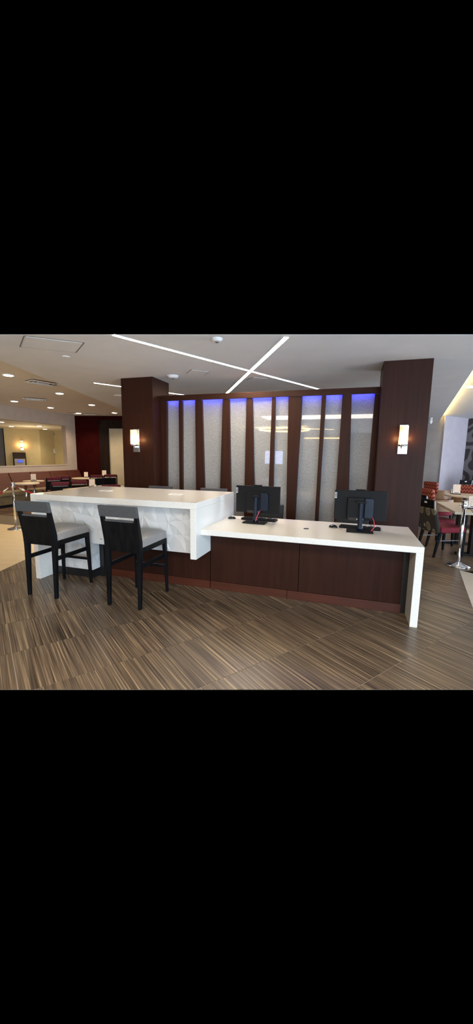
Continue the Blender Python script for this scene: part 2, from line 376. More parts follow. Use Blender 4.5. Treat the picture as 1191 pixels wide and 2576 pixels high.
# rear half of the lobby, behind the camera
struct(MB().box(-8, 7.5, -9, .55, HC, HC+.1), 'ceiling_rear', 'ceil')
struct(MB().box(-8, 7.5, -9, .2, -.1, 0), 'floor_rear', 'beige_r')
struct(MB().box(-8, 7.5, -9.15, -9, -.1, HC), 'wall_rear', 'wall_grey')
struct(MB().box(-8.15, -8, -9, .2, -.1, HC), 'wall_rear_left', 'wall_cream')

# light slots of the dropped ceiling
def slot(name, label, a, b, w=.05):
    a = Vector((*a, HC)); b = Vector((*b, HC)); d = (b-a).normalized(); s = Vector((-d.y, d.x, 0))*w/2
    t = thing(name, label, 'ceiling light', ((a+b)/2)); t.location.z = HC-.004
    P = [a-s, b-s, b+s, a+s]
    MB().hexa([p-Vector((0, 0, .004)) for p in P], [p for p in P]).build('light_strip', 'led', t)
    for sg in (-1, 1):
        s1 = s*sg; s2 = s*sg*1.22
        Q = [a+s1, b+s1, b+s2, a+s2]
        if sg > 0: Q = Q
        MB().hexa([p-Vector((0, 0, .005)) for p in Q], [p for p in Q]).build('edge_trim', 'white', t)
slot('linear_ceiling_light', 'long white light strip crossing the ceiling towards the right end of the screen', (-2.58, 3.60), (-.70, 7.345))
slot('linear_ceiling_light', 'white light strip running towards the screen and crossing the longer one', (-.77, 4.18), (-2.581, 7.407), .055)
slot('linear_ceiling_light', 'short white light strip passing behind the left wood pillar', (-4.61, 5.805), (-3.50, 7.48), .045)
# cove lighting along the right ceiling edge
def along(a, b, off):
    d = Vector((b[0]-a[0], b[1]-a[1], 0)).normalized(); s = Vector((d.y, -d.x, 0))
    return [Vector((a[0], a[1], 0))+s*off[0], Vector((b[0], b[1], 0))+s*off[0], Vector((b[0], b[1], 0))+s*off[1], Vector((a[0], a[1], 0))+s*off[1]]
ra = (ER1[0]+(1.27-ER1[0])*.0, 0)
e0 = (1.37, 4.72); e1 = (2.78, 14.1)
P = along(e0, e1, (-.05, -.012))
tag(MB().hexa([p+Vector((0, 0, HC+.05)) for p in P], [p+Vector((0, 0, HC+.068)) for p in P]).build('cove_light', 'led_cove'),
    'yellow cove light strip along the right edge of the dropped ceiling', 'ceiling light')

# ceiling fittings
def disc_fit(name, label, cat, x, y, z, prof, m='white'):
    t = thing(name, label, cat, (x, y, z)); MB().lathe([(r, z+dz) for r, dz in prof], (x, y)).build('housing', m, t); return t
t = disc_fit('smoke_detector', 'round white smoke detector at the top of the ceiling beside the long light strip', 'smoke detector', -1.525, 4.02, HC, [(.04, -.035), (.05, -.03), (.062, -.012), (.068, 0)])
MB().lathe([(.018, HC-.043), (.02, HC-.035)], (-1.525, 4.02), 12).build('sensor', 'line_grey', t)
t = disc_fit('smoke_detector', 'round white smoke detector on the ceiling just right of the left wood pillar', 'smoke detector', -2.90, 5.61, HC, [(.06, -.045), (.075, -.035), (.09, -.012), (.095, 0)])
MB().lathe([(.02, HC-.055), (.025, HC-.045)], (-2.90, 5.61), 12).build('sensor', 'line_grey', t)
disc_fit('ceiling_speaker', 'small flush white disc beside the access hatch', 'ceiling disc', -3.773, 4.194, HC, [(.045, -.012), (.055, 0)])
disc_fit('ceiling_speaker', 'flat pale disc on the ceiling left of the left wood pillar', 'ceiling disc', -5.04, 7.15, HC, [(.10, -.02), (.12, 0)], 'ceil_warm')
def hatch(label, q, w=.012):
    c = sum((Vector((*p, 0)) for p in q), Vector())/4
    t = thing('access_hatch', label, 'hatch', (c.x, c.y, HC))
    mb = MB(); n = len(q)
    for i in range(n):
        a = Vector((*q[i], HC)); b = Vector((*q[(i+1) % n], HC)); d = (b-a).normalized(); s = Vector((-d.y, d.x, 0))*w/2
        mb.hexa([p-Vector((0, 0, .002)) for p in (a-s, b-s, b+s, a+s)], [a-s, b-s, b+s, a+s])
    mb.build('frame_gap', 'line_grey', t)
    q2 = [tuple((Vector((*p, 0))-c).xy*.94+c.xy) for p in q]
    MB().prism(q2, HC-.006, HC).build('cover', 'ceil', t, .002)
hatch('large square access hatch at the left of the grey ceiling', [(-3.993, 3.672), (-3.58, 3.36), (-3.097, 3.75), (-3.50, 4.07)])
def lhatch(label, c, a, s, w=.01):
    q = []
    for k in range(4):
        an = a+math.pi/4+k*math.pi/2; q.append((c[0]+s*math.cos(an)/1.414, c[1]+s*math.sin(an)/1.414))
    hatch(label, q, w)
lhatch('small square access hatch between the left smoke detector and the long light strip', (-2.40, 5.50), R(40), .30, .008)
lhatch('small faint access hatch under the crossing of the light strips', (-1.62, 6.22), R(40), .28, .007)

# downlights and vents of the left ceiling
DL = [(-6.247, 5.442, 'large warm downlight at the far left, nearest the hatch'), (-6.853, 7.338, 'warm downlight beside the nearest ceiling vent'), (-9.187, 8.127, 'warm downlight at the left left of the middle ceiling vent'),
      (-9.249, 9.483, 'warm downlight above the pass-through opening, right of the middle vent'), (-7.46, 9.226, 'warm downlight in front of the maroon wall, near the ceiling edge'),
      (-9.446, 10.964, 'warm downlight over the far corner of the white wall'), (-8.051, 11.117, 'warm downlight right before the left pillar, above the pale door')]
def downlight(x, y, z, label, power, group='downlights of the left ceiling', r=.085):
    t = thing('downlight', label, 'downlight', (x, y, z), group=group)
    MB().lathe([(r+.02, z-.012), (r+.028, z-.008), (r+.03, z)], (x, y)).build('trim_ring', 'ceil_warm', t)
    MB().lathe([(r-.01, z-.018), (r, z-.012)], (x, y)).build('lens', 'lens', t)
    l = lamp('downlight_lamp', (0, 0, -.05), power, (1, .80, .54), .06, 130); l.parent = t; return t
for k, (x, y, lab) in enumerate(DL):
    downlight(x, y, HU, lab, 62)
downlight(2.215, 8.62, HU, 'white downlight beside the yellow cove light on the right', 30, None, .1)
def vent(cx_, cy_, sx, sy, rz, label):
    t = thing('ceiling_vent', label, 'vent', (cx_, cy_, HU), rz, 'vents of the left ceiling')
    f = MB()
    for k in range(3):
        a = 1-.30*k; z = -.03+.006*k
        x, y = sx*a/2, sy*a/2; w = .018 if k else .026
        f.box(-x, x, -y, -y+w, z, z+.014); f.box(-x, x, y-w, y, z, z+.014); f.box(-x, -x+w, -y+w, y-w, z, z+.014); f.box(x-w, x, -y+w, y-w, z, z+.014)
    f.build('louvre_frame', 'ceil_warm', t, shift=False)
    MB().box(-sx/2+.01, sx/2-.01, -sy/2+.01, sy/2-.01, -.006, 0).build('cavity_shade', 'dark_trim', t, shift=False)  # dark sheet stands in for the shade inside the duct
vent(-6.16, 6.17, .60, .34, R(70), 'square louvred ceiling vent beside the edge of the grey ceiling, nearest')
vent(-8.22, 7.92, .56, .30, R(40), 'dark louvred ceiling vent in the middle of the left ceiling')
vent(-9.72, 10.95, .30, .25, R(0), 'small dark vent above the corner of the white wall')
vent(-9.2, 11.28, .45, .22, R(20), 'small dark vent above the maroon wall')

# ------------------------------------------------------------------ left walls
X0 = -10.3
mb = MB(); T = .18
mb.box(X0-T, X0, 3.0, 11.75, 0, 1.18); mb.box(X0-T, X0, 3.0, 11.75, 2.63, HU); mb.box(X0-T, X0, 11.22, 11.75, 1.18, 2.63); mb.box(X0-T, X0, 3.0, 4.2, 1.18, 2.63)
struct(mb, 'wall_left', 'wall_cream')
struct(MB().box(X0-T-.02, X0+.012, 4.2, 11.23, 1.165, 1.195), 'trim_1', 'wall_cream')
# maroon wall with the dark framed opening
A = Vector((-10.48, 11.68, 0)); B = Vector((-6.2, 12.63, 0)); d = (B-A).normalized(); s = Vector((-d.y, d.x, 0))
def wall_seg(a, b, z0, z1, th, mb, off=0):
    p = A+d*a+s*off; q = A+d*b+s*off
    mb.hexa([p+Vector((0,0,z0)), q+Vector((0,0,z0)), q+s*th+Vector((0,0,z0)), p+s*th+Vector((0,0,z0))], [p+Vector((0,0,z1)), q+Vector((0,0,z1)), q+s*th+Vector((0,0,z1)), p+s*th+Vector((0,0,z1))]); return mb
struct(wall_seg(0, 4.4, 0, HU, .15, MB()), 'wall_far_left', 'wall_maroon')
dr = MB(); wall_seg(1.26, 1.55, 0, 2.72, .08, dr, -.08); wall_seg(1.55, 2.6, 2.58, 2.72, .08, dr, -.08); wall_seg(2.42, 2.6, 0, 2.58, .08, dr, -.08)
door = struct(dr, 'door_1', 'dark_trim')
wall_seg(1.55, 2.42, .3, 2.58, .03, MB(), -.032).build('door_panel', 'pale_panel', door, shift=False)
tr = MB(); wall_seg(1.15, 1.26, 0, 2.90, .04, tr, -.04); wall_seg(1.15, 2.75, 2.72, 2.90, .04, tr, -.04)
struct(tr, 'trim_2', 'dark_trim')
# room behind the pass-through
I1, I2, I3 = Vector((-14.33, 12.03, 0)), Vector((-13.47, 13.07, 0)), Vector((-13.64, 14.9, 0))
def seg_wall(a, b, z0, z1, th, name, m):
    dd = (b-a).normalized(); n = Vector((dd.y, -dd.x, 0))*-th
    return struct(MB().hexa([a+Vector((0,0,z0)), b+Vector((0,0,z0)), b+n+Vector((0,0,z0)), a+n+Vector((0,0,z0))], [a+Vector((0,0,z1)), b+Vector((0,0,z1)), b+n+Vector((0,0,z1)), a+n+Vector((0,0,z1))]), name, m)
seg_wall(I1, I2, 0, 2.65, .12, 'wall_inner_left', 'wall_gold')
seg_wall(I2, I3, 0, 2.65, .12, 'wall_inner_back', 'wall_gold')
seg_wall(Vector((-15.4, 11.9, 0)), I1+Vector((-.35, .25, 0)), 0, 2.65, .1, 'wall_inner_far', 'wall_grey')
struct(MB().box(-13.9, -10.48, 14.0, 14.12, 0, 2.65), 'wall_inner_right', 'wall_gold')
struct(MB().box(-15.4, -10.48, 5, 14.9, 2.65, 2.70), 'ceiling_inner', 'ceil_warm')
for q, lab in (((-11.49, 9.59), 'downlight at the far left inside the pass-through room'), ((-12.92, 11.2), 'downlight above the wall lamp in the pass-through room'),
               ((-11.53, 11.21), 'brighter front downlight inside the pass-through room'), ((-12.75, 12.69), 'small rear downlight inside the pass-through room')):
    downlight(q[0], q[1], 2.65, lab, 34, 'downlights of the pass-through room', .08)
lamp('pass_through_fill', (-12.3, 11.5, 2.0), 16, (1, .80, .45), .3)  # added point lamp without a fitting, brightens the room behind the opening
di = (I2-I1).normalized(); ni = Vector((di.y, -di.x, 0))
def inner(p, off): return Vector((p[0], p[1], 0))+ni*off
# kiosk
kc = I1+di*.50+ni*.3
k = thing('cash_machine', 'dark cash machine with a small blue screen under the wall lamp', 'machine', (kc.x, kc.y, 0), math.atan2(di.y, di.x))
MB().box(-.24, .24, -.24, .24, 0, 1.30).build('cabinet', 'black', k, .01, shift=False)
MB().prism_x([(-.26, 1.28), (.24, 1.28), (.24, 1.63), (-.12, 1.63)], -.24, .24).build('header', 'dark_trim', k, .01, shift=False)
MB().prism_x([(-.32, .95), (-.24, .95), (-.24, 1.36), (-.27, 1.36)], -.20, .20).build('fascia', 'wall_grey', k, .01, shift=False)
MB().prism_x([(-.315, 1.20), (-.29, 1.20), (-.275, 1.32), (-.29, 1.32)], -.10, .10).build('screen', 'blue_screen', k, shift=False)
MB().box(-.12, .12, -.40, -.30, 1.03, 1.06).build('keypad', 'chrome', k, .004, shift=False)
# thermostat and small alarm on the inner back wall
dj = (I3-I2).normalized(); nj = Vector((dj.y, -dj.x, 0))
p = I2+dj*.93+nj*.03
t = thing('thermostat', 'white wall control panel with a small dark display in the pass-through room', 'control', (p.x, p.y, 1.72), math.atan2(dj.y, dj.x))
MB().box(-.09, .09, -.03, .03, -.10, .10).build('body', 'white', t, .004, shift=False)
MB().box(-.02, .06, -.033, -.029, .01, .06).build('display', 'black_gloss', t, shift=False)
MB().box(.08, .16, -.02, .03, -.15, -.03).build('side_plate', 'white', t, .004, shift=False)
p = I2+dj*.98+nj*.03
t = thing('wall_alarm', 'small dark alarm strobe high on the pass-through room wall', 'alarm', (p.x, p.y, 2.45), math.atan2(dj.y, dj.x))
MB().box(-.05, .05, -.03, .03, 0, .14).build('body', 'wall_grey', t, .004, shift=False); MB().box(-.025, .025, -.04, -.03, .05, .12).build('strobe', 'black', t, .004, shift=False)

# ------------------------------------------------------------------ wall sconces
def sconce(x, y, z, rz, label, power, group=None, s=1):
    # local: wall behind (+Y), lamp towards -Y
    t = thing('wall_sconce', label, 'wall lamp', (x, y, z), rz, group); t.scale = (s, s, s)
    MB().box(-.055, .055, -.022, 0, .0, .395).build('back_plate', 'chrome', t, .003, shift=False)
    MB().box(-.062, .062, -.035, -.022, .0, .185).build('front_plate', 'steel', t, .003, shift=False)
    MB().box(-.018, .018, -.10, -.035, .075, .105).build('arm', 'chrome', t, .003, shift=False)
    MB().lathe([(.05, .105), (.056, .115), (.056, .13)], (-.005, -.10), 20).build('cup', 'chrome', t, shift=False)
    n = 40; mb = MB(); rings = []
    for zz in (.13, .375):
        rings.append([mb.bm.verts.new((-.005+(.052+.003*(i % 2))*math.cos(2*math.pi*i/n), -.10+(.052+.003*(i % 2))*math.sin(2*math.pi*i/n), zz)) for i in range(n)])
    for i in range(n): mb.bm.faces.new((rings[0][i], rings[0][(i+1) % n], rings[1][(i+1) % n], rings[1][i]))
    mb.bm.faces.new(rings[0][::-1]); mb.bm.faces.new(rings[1])
    mb.build('glass_shade', 'shade', t, shift=False)
    for dx in (-.085, .085):
        l = lamp('sconce_glow', (dx, -.07, .21), power/2, (1, .55, .22), .02); l.parent = t
    return t
sconce(-3.60, 5.588, 1.645, 0, 'lit wall lamp with ribbed glass shade on the left wood pillar', 1.6)
sconce(.655, 5.502, 1.655, 0, 'lit wall lamp with ribbed glass shade on the right wood pillar', 1.6)
p = I1+di*.64+ni*.01
sconce(p.x, p.y, 1.72, math.atan2(di.y, di.x), 'small lit wall lamp above the cash machine in the pass-through room', 3, s=1.05)

# ------------------------------------------------------------------ pillars and glass screen
def pillar(label, x0, x1, y0, y1):
    t = thing('wood_pillar', label, 'pillar', ((x0+x1)/2, (y0+y1)/2, 0), group='wood clad pillars')
    MB().box(x0, x1, y0, y1, .0, HC).build('veneer_cladding', 'wood', t, .003)
    MB().box(x0+.01, x1-.01, y0-.008, y0-.0005, 0, .10).build('plinth', 'dark_trim', t, .002)
pillar('dark wood clad pillar at the left end of the glass screen', -3.895, -3.276, 5.59, 6.17)
pillar('broad dark wood clad pillar at the right end of the glass screen', .342, .951, 5.505, 6.10)
YS = 5.85
sc = thing('glass_screen', 'dark wood screen with nine narrow tapering textile glass panels between the pillars', 'screen', (-1.4, YS, 0))
MB().prism_x([(YS-.05, 2.528), (YS-.028, 2.528), (YS-.028, 2.582), (YS+.10, 2.582), (YS+.10, 2.62), (YS-.05, 2.62)], -3.272, .338).build('top_beam', 'wood_h', sc, .002)
# panels: top-left x, top-right x, and the same at the lower measured height
PN = [(-3.140, -2.908, -3.161, -2.912, 1.0), (-2.844, -2.599, -2.853, -2.590, 1.0), (-2.477, -2.102, -2.430, -2.138, 1.01), (-1.989, -1.689, -1.932, -1.700, .60),
      (-1.594, -1.267, -1.530, -1.283, 1.10), (-1.214, -1.004, -1.204, -.976, .61), (-.790, -.492, -.826, -.511, .60), (-.429, -.188, -.457, -.211, .59), (-.056, .270, -.013, .250, 1.11)]
zt = 2.528; zb = .12; ed = []
for a, b, c, e, z in PN:
    k = (2.525-zb)/(2.525-z); ed.append((a, b, a+(c-a)*k, b+(e-b)*k))
for (a, b, c, e) in ed:
    MB().prism_y([(c-.012, zb), (e+.012, zb), (b+.012, 2.580), (a-.012, 2.580)], YS+.03, YS+.042).build('glass_panel', 'panel', sc)
bars = [(-3.272, ed[0][0], -3.272, ed[0][2])]+[(ed[i][1], ed[i+1][0], ed[i][3], ed[i+1][2]) for i in range(8)]+[(ed[8][1], .338, ed[8][3], .338)]
for (a, b, c, e) in bars:
    MB().prism_y([(c, zb), (e, zb), (b, zt), (a, zt)], YS-.027, YS+.075).build('upright', 'wood', sc, .002)
MB().box(-3.272, .338, YS-.05, YS+.10, 0, zb).build('bottom_rail', 'wood_h', sc, .003)
MB().prism_y([(-3.27, zb), (.336, zb), (.336, zt), (-3.27, zt)], YS+.078, YS+.098).build('back_board', 'dark_trim', sc)
for (a, b, c, e) in ed:
    MB().box(a+.004, b-.004, YS-.005, YS+.020, 2.576, 2.580).build('blue_light_strip', 'led_blue', sc)

# ------------------------------------------------------------------ bar counter (high) and service desk (low)
bc = thing('bar_counter', 'tall white stone bar counter with a faceted white relief front and dark wood base', 'counter', (-2.68, 4.1, 0))
MB().box(-3.81, -1.553, 3.49, 4.80, 1.03, 1.10).build('stone_top', 'quartz', bc, .0025)
MB().box(-1.623, -1.553, 3.4901, 4.7999, .475, 1.0298).build('waterfall_side', 'quartz', bc, .0025)
MB().box(-3.81, -3.74, 3.4901, 4.7999, 0, 1.0298).build('waterfall_side', 'quartz', bc, .0025)
def facet_panel(x0, x1, z0, z1, y, nx, nz, name, parent, side=None, seed=3):
    # star-like relief: every cell is a fan of facets around a proud centre
    rnd = random.Random(seed); mb = MB(); g = {}
    def V(i, j):      # half-step lattice
        if (i, j) in g: return g[(i, j)]
        ex = i in (0, 2*nx); ez = j in (0, 2*nz); cx_, cz_ = (x1-x0)/nx, (z1-z0)/nz
        odd = (i % 2 == 1 and j % 2 == 1); amp = .62 if odd else .42
        x = x0+cx_*i/2+(0 if ex else rnd.uniform(-amp, amp)*cx_*.6); z = z0+cz_*j/2+(0 if ez else rnd.uniform(-amp, amp)*cz_*.6)
        dy = 0 if (ex or ez) else (rnd.uniform(-.016, -.004) if odd else rnd.uniform(-.005, .009))
        g[(i, j)] = mb.bm.verts.new((x, y+dy, z) if side is None else (y-dy, x, z)); return g[(i, j)]
    for j in range(nz):
        for i in range(nx):
            c = V(2*i+1, 2*j+1); r_ = [V(2*i+a, 2*j+b) for a, b in ((0, 0), (1, 0), (2, 0), (2, 1), (2, 2), (1, 2), (0, 2), (0, 1))]
            for k in range(8): mb.bm.faces.new((c, r_[k], r_[(k+1) % 8]))
    rim = [V(i, 0) for i in range(2*nx+1)]+[V(2*nx, j) for j in range(1, 2*nz+1)]+[V(i, 2*nz) for i in range(2*nx-1, -1, -1)]+[V(0, j) for j in range(2*nz-1, 0, -1)]
    bd = Vector((0, .05, 0)) if side is None else Vector((-.05, 0, 0))
    back = [mb.bm.verts.new(v.co+bd) for v in rim]; n = len(rim)
    for i in range(n): mb.bm.faces.new((rim[i], rim[(i+1) % n], back[(i+1) % n], back[i]))
    mb.bm.faces.new(back)
    return mb.build(name, 'facet', parent)
facet_panel(-3.738, -1.625, .478, 1.028, 3.705, 12, 3, 'faceted_panel', bc, seed=5)
# pedestal at the left, clad in the same relief
facet_panel(-3.738, -3.102, .122, .476, 3.71, 4, 2, 'pedestal_relief', bc, seed=9)
facet_panel(3.712, 3.85, .122, .476, -3.10, 1, 2, 'pedestal_side_relief', bc, side=1, seed=11)
MB().box(-3.738, -3.152, 3.762, 4.60, .122, 1.028).build('pedestal_core', 'toe', bc)
MB().box(-3.738, -3.13, 3.75, 4.60, 0, .120).build('toe_kick', 'toe', bc)
MB().box(-3.10, -1.56, 3.93, 4.60, .0, 1.028).build('base_cabinet', 'wood', bc, .002)
MB().box(-3.148, -3.04, 3.855, 3.928, .0, 1.02).build('dark_side', 'toe', bc)
MB().box(-3.035, -1.5605, 3.91, 3.929, .10, 1.028).build('base_panel', 'wood', bc, .002)
MB().box(-3.035, -1.5605, 3.905, 3.929, 0, .098).build('plinth', 'wood_red', bc, .002)
for (cx_, cy_) in ((-3.215, 4.18), (-2.137, 4.165)):
    o = MB(); o.box(cx_-.08, cx_+.08, cy_-.055, cy_-.045, 1.1002, 1.106); o.box(cx_-.08, cx_+.08, cy_+.045, cy_+.055, 1.1002, 1.106)
    o.box(cx_-.08, cx_-.07, cy_-.045, cy_+.045, 1.1002, 1.106); o.box(cx_+.07, cx_+.08, cy_-.045, cy_+.045, 1.1002, 1.106)
    f = o.build('power_outlet_frame', 'white', bc)
    f2 = MB().box(cx_-.0695, cx_+.0695, cy_-.0445, cy_+.0445, 1.1002, 1.103).build('outlet_lid', 'quartz', bc)
# two small screw heads on the relief
for dx in (0, .02): MB().prism_y([(-2.955+dx, .545), (-2.948+dx, .545), (-2.948+dx, .552), (-2.955+dx, .552)], 3.69, 3.71).build('screw', 'line_grey', bc)

sd = thing('service_desk', 'low white stone service desk with a dark wood front holding two computers', 'desk', (-.43, 4.1, 0))
MB().box(-1.5525, .69, 3.605, 4.64, .73, .79).build('stone_top', 'quartz', sd, .0025)
MB().box(.622, .69, 3.6051, 4.6399, 0, .7298).build('waterfall_side', 'quartz', sd, .0025)
MB().box(-1.5515, .56, 3.93, 4.30, .0, .729).build('desk_body', 'dark_trim', sd)
MB().box(-1.5515, -.496, 3.91, 3.929, .10, .729).build('front_panel', 'wood', sd, .002)
MB().box(-.490, .565, 3.91, 3.929, .10, .729).build('front_panel', 'wood', sd, .002)
MB().box(-1.5515, -.617, 3.902, 3.929, .0, .098).build('plinth', 'wood_red', sd, .002)
MB().box(-.613, .575, 3.902, 3.929, .0, .098).build('plinth', 'wood_red', sd, .002)
MB().box(.566, .6215, 3.915, 4.20, .0, .729).build('shadow_gap_panel', 'toe', sd)
g = MB().lathe([(.030, .7902), (.030, .793), (.026, .7945)], (-.45, 4.089), 20).build('cable_grommet', 'black', sd)
MB().box(-.468, -.432, 4.083, 4.095, .7946, .7955).build('grommet_slot', 'steel', g, shift=False).location = (0, 0, 0)
bpy.data.objects['grommet_slot'].data.transform(Matrix.Translation((.43, -4.1, 0)))

# ------------------------------------------------------------------ bar stools
def leg(mb, x0, y0, x1, y1, z1, w0=.030, w1=.046, z0=0, d0=None, d1=None):
    d0 = d0 or w0; d1 = d1 or w1
    q = lambda x, y, w, dd, z: [(x-w/2, y-dd/2, z), (x+w/2, y-dd/2, z), (x+w/2, y+dd/2, z), (x-w/2, y+dd/2, z)]
    mb.hexa(q(x0, y0, w0, d0, z0), q(x1, y1, w1, d1, z1)); return mb
def rear_leg(sx):
    mb = MB(); secs = [(0, .188, -.275, .032, .036), (.58, .19, -.255, .044, .056), (.72, .193, -.262, .044, .056), (1.085, .203, -.335, .036, .034)]
    rings = []
    for z, x, y, w, dd in secs:
        rings.append([mb.bm.verts.new((sx*x+a*w/2, y+b*dd/2, z)) for a, b in ((-1, -1), (1, -1), (1, 1), (-1, 1))])
    for r1, r2_ in zip(rings, rings[1:]):
        for i in range(4): mb.bm.faces.new((r1[i], r1[(i+1) % 4], r2_[(i+1) % 4], r2_[i]))
    mb.bm.faces.new(rings[0][::-1]); mb.bm.faces.new(rings[-1]); return mb
def make_stool():
    t = thing('bar_stool', '', 'bar stool')
    B_ = lambda mb, n, m, bv=.003: mb.build(n, m, t, bv, shift=False)
    for s_ in (-1, 1):
        B_(rear_leg(s_), 'leg', 'black_wood', .004)
        B_(leg(MB(), s_*.208, .275, s_*.186, .262, .648, .028, .044), 'leg', 'black_wood', .004)
    # apron under the seat
    f = MB(); f.box(-.185, .185, .243, .262, .595, .648); f.box(-.205, -.180, -.235, .245, .595, .648); f.box(.180, .205, -.235, .245, .595, .648)
    B_(f, 'seat_frame', 'black_wood')
    # cushion, domed and tighter at the edges
    mb = MB(); n = 10; top = []; bot = []
    for j in range(n+1):
        rt_, rb = [], []
        for i in range(n+1):
            u, v = i/n*2-1, j/n*2-1
            x = u*.208; y = .012+v*.262
            e = (1-abs(u)**6)*(1-abs(v)**6)
            rt_.append(mb.bm.verts.new((x*(1-.015*(1-e)), y, .732+.026*min(1, e*1.4)+.012*(1-u*u)*(1-v*v)))); rb.append(mb.bm.verts.new((x, y, .65)))
        top.append(rt_); bot.append(rb)
    for j in range(n):
        for i in range(n):
            f1 = mb.bm.faces.new((top[j][i], top[j][i+1], top[j+1][i+1], top[j+1][i])); f1.smooth = True
            mb.bm.faces.new((bot[j][i], bot[j+1][i], bot[j+1][i+1], bot[j][i+1]))
    for i in range(n):
        for (a, b) in ((top[0], bot[0]), (top[n], bot[n])): f1 = mb.bm.faces.new((a[i], a[i+1], b[i+1], b[i]))
        mb.bm.faces.new((top[i][0], top[i+1][0], bot[i+1][0], bot[i][0])); mb.bm.faces.new((top[i][n], top[i+1][n], bot[i+1][n], bot[i][n]))
    B_(mb, 'seat', 'leather', .008)
    # back panel follows the lean of the posts
    yb = lambda z: -.262-(z-.72)/.365*.073 if z > .72 else -.255-(z-.58)*.05
    def slab(z0, z1, x, t0, t1, m, name, bv=.003, parent=None):
        lo = [(-x, yb(z0)-t0, z0), (x, yb(z0)-t0, z0), (x, yb(z0)+t1, z0), (-x, yb(z0)+t1, z0)]
        hi = [(-x, yb(z1)-t0, z1), (x, yb(z1)-t0, z1), (x, yb(z1)+t1, z1), (-x, yb(z1)+t1, z1)]
        return B_(MB().hexa(lo, hi), name, m, bv)
    slab(.60, .925, .175, .018, .012, 'black_wood', 'back_panel')
    slab(.925, .945, .165, .020, .016, 'fabric', 'panel_wrap')
    slab(.62, .93, .168, -.013, .035, 'leather', 'back_cushion', .006)
    slab(.975, 1.092, .222, .026, .020, 'fabric', 'headrest_wrap', .007)
    # stretchers
    B_(MB().box(-.195, -.170, -.245, .255, .425, .47), 'side_stretcher', 'black_wood')
    B_(MB().box(.170, .195, -.245, .255, .425, .47), 'side_stretcher', 'black_wood')
    B_(MB().box(-.19, .19, .252, .272, .300, .335), 'front_stretcher', 'black_wood')
    B_(MB().box(-.188, .188, .245, .276, .335, .340), 'foot_rest', 'steel', .001)
    for (x, y) in ((.188, -.275), (-.188, -.275), (.208, .275), (-.208, .275)):
        B_(MB().lathe([(.013, 0), (.013, .004)], (x, y), 12), 'glide', 'steel', 0)
    return t
st = make_stool()
place(st, (-3.243, 3.317, 0), R(0.5), 'black bar stool with pale grey seat at the left end of the bar, in front', 'bar stools at the tall counter')
for loc, rz, lab in (((-2.205, 3.370, 0), 0, 'black bar stool with pale grey seat in front of the middle of the bar'),
                     ((-2.98, 4.95, 0), math.pi, 'bar stool behind the bar whose grey top rail shows by the left pillar'),
                     ((-2.045, 4.95, 0), math.pi, 'bar stool behind the bar, its top rail showing near the right bar end')):
    place(copy_tree(st), loc, rz, lab)

# ------------------------------------------------------------------ computers
def computer(x, y, z, rz, label, sx, slab_y):
    t = thing('desktop_computer', label, 'computer', (x, y, z), rz, 'computers on the service desk')
    B_ = lambda mb, n, m, bv=.003: mb.build(n, m, t, bv, shift=False)
    B_(MB().box(-.14, .14, -.10, .075, 0, .014), 'base_plate', 'black', .004)
    B_(MB().lathe([(.034, .014), (.034, .05), (.026, .06), (.026, .33), (.02, .34)], (0, 0), 24), 'stand_column', 'navy', 0)
    B_(MB().box(-.055, .055, -.035, .03, .318, .338), 'stand_bracket', 'black')
    B_(MB().box(sx[0], sx[1], slab_y, slab_y+.022, .115, .448), 'display_panel', 'black', .004)
    cxm = (sx[0]+sx[1])/2
    B_(MB().box(cxm-.135, cxm+.045, slab_y-.045, slab_y-.0005, .135, .372), 'rear_housing', 'black', .006)
    B_(MB().prism_y([(cxm+.048, .15), (cxm+.125, .15), (cxm+.138, .163), (cxm+.138, .352), (cxm+.12, .368), (cxm+.048, .368)], slab_y-.055, slab_y-.0005), 'side_module', 'navy', .003)
    hp = B_(MB().box(cxm-.12, cxm+.04, slab_y-.047, slab_y-.0455, .118, .150), 'port_strip', 'black_gloss', 0)
    for i in range(5): MB().box(cxm-.03+i*.015, cxm-.022+i*.015, slab_y-.049, slab_y-.0472, .127, .139).build('port', 'steel', hp, shift=False)
    B_(MB().box(cxm-.055, cxm+.05, slab_y-.004, slab_y+.026, .4482, .462), 'camera_bar', 'black', .003)
    lg = MB(); a = sx[0]+.002; yl = slab_y-.0012
    for q in ((a, a+.020, .355, .361), (a, a+.020, .414, .420), (a, a+.005, .361, .414), (a+.015, a+.020, .361, .414)): lg.box(q[0], q[1], yl, slab_y-.0002, q[2], q[3])
    B_(lg, 'logo_tag', 'white', 0)
    return t, cxm
c1, m1 = computer(-1.088, 4.236, .7906, R(0), 'black all-in-one computer seen from behind, nearest the tall bar', (-.272, .288), .06)
c2, m2 = computer(.129, 4.149, .7906, R(0), 'black all-in-one computer seen from behind, near the right end of the desk', (-.287, .268), .06)
def cable(parent, pts, r, m, name):
    # smooth curve through the points
    P_ = [Vector(p) for p in pts]; out = []
    for i in range(len(P_)-1):
        p0 = P_[max(i-1, 0)]; p1 = P_[i]; p2 = P_[i+1]; p3 = P_[min(i+2, len(P_)-1)]
        for k in range(6):
            u = k/6; out.append(.5*((2*p1)+(-p0+p2)*u+(2*p0-5*p1+4*p2-p3)*u*u+(-p0+3*p1-3*p2+p3)*u*u*u))
    out.append(P_[-1]); return MB().tube(out, r, 6).build(name, m, parent, shift=False)
cable(c1, [(.055, .02, .16), (.05, -.01, .14), (.025, -.03, .08), (.012, -.045, .02)], .0045, 'cable_red', 'network_cable')
cable(c1, [(.09, .03, .15), (.06, .02, .08), (.08, .03, .03), (.09, .06, .016)], .0025, 'black', 'power_cable')
cable(c1, [(.10, .03, .15), (.115, .02, .08), (.11, .03, .03), (.09, .05, .016)], .0025, 'black', 'power_cable')
cable(c2, [(.125, .01, .16), (.142, -.01, .12), (.145, -.03, .06), (.115, -.045, .02)], .0045, 'cable_red', 'network_cable')
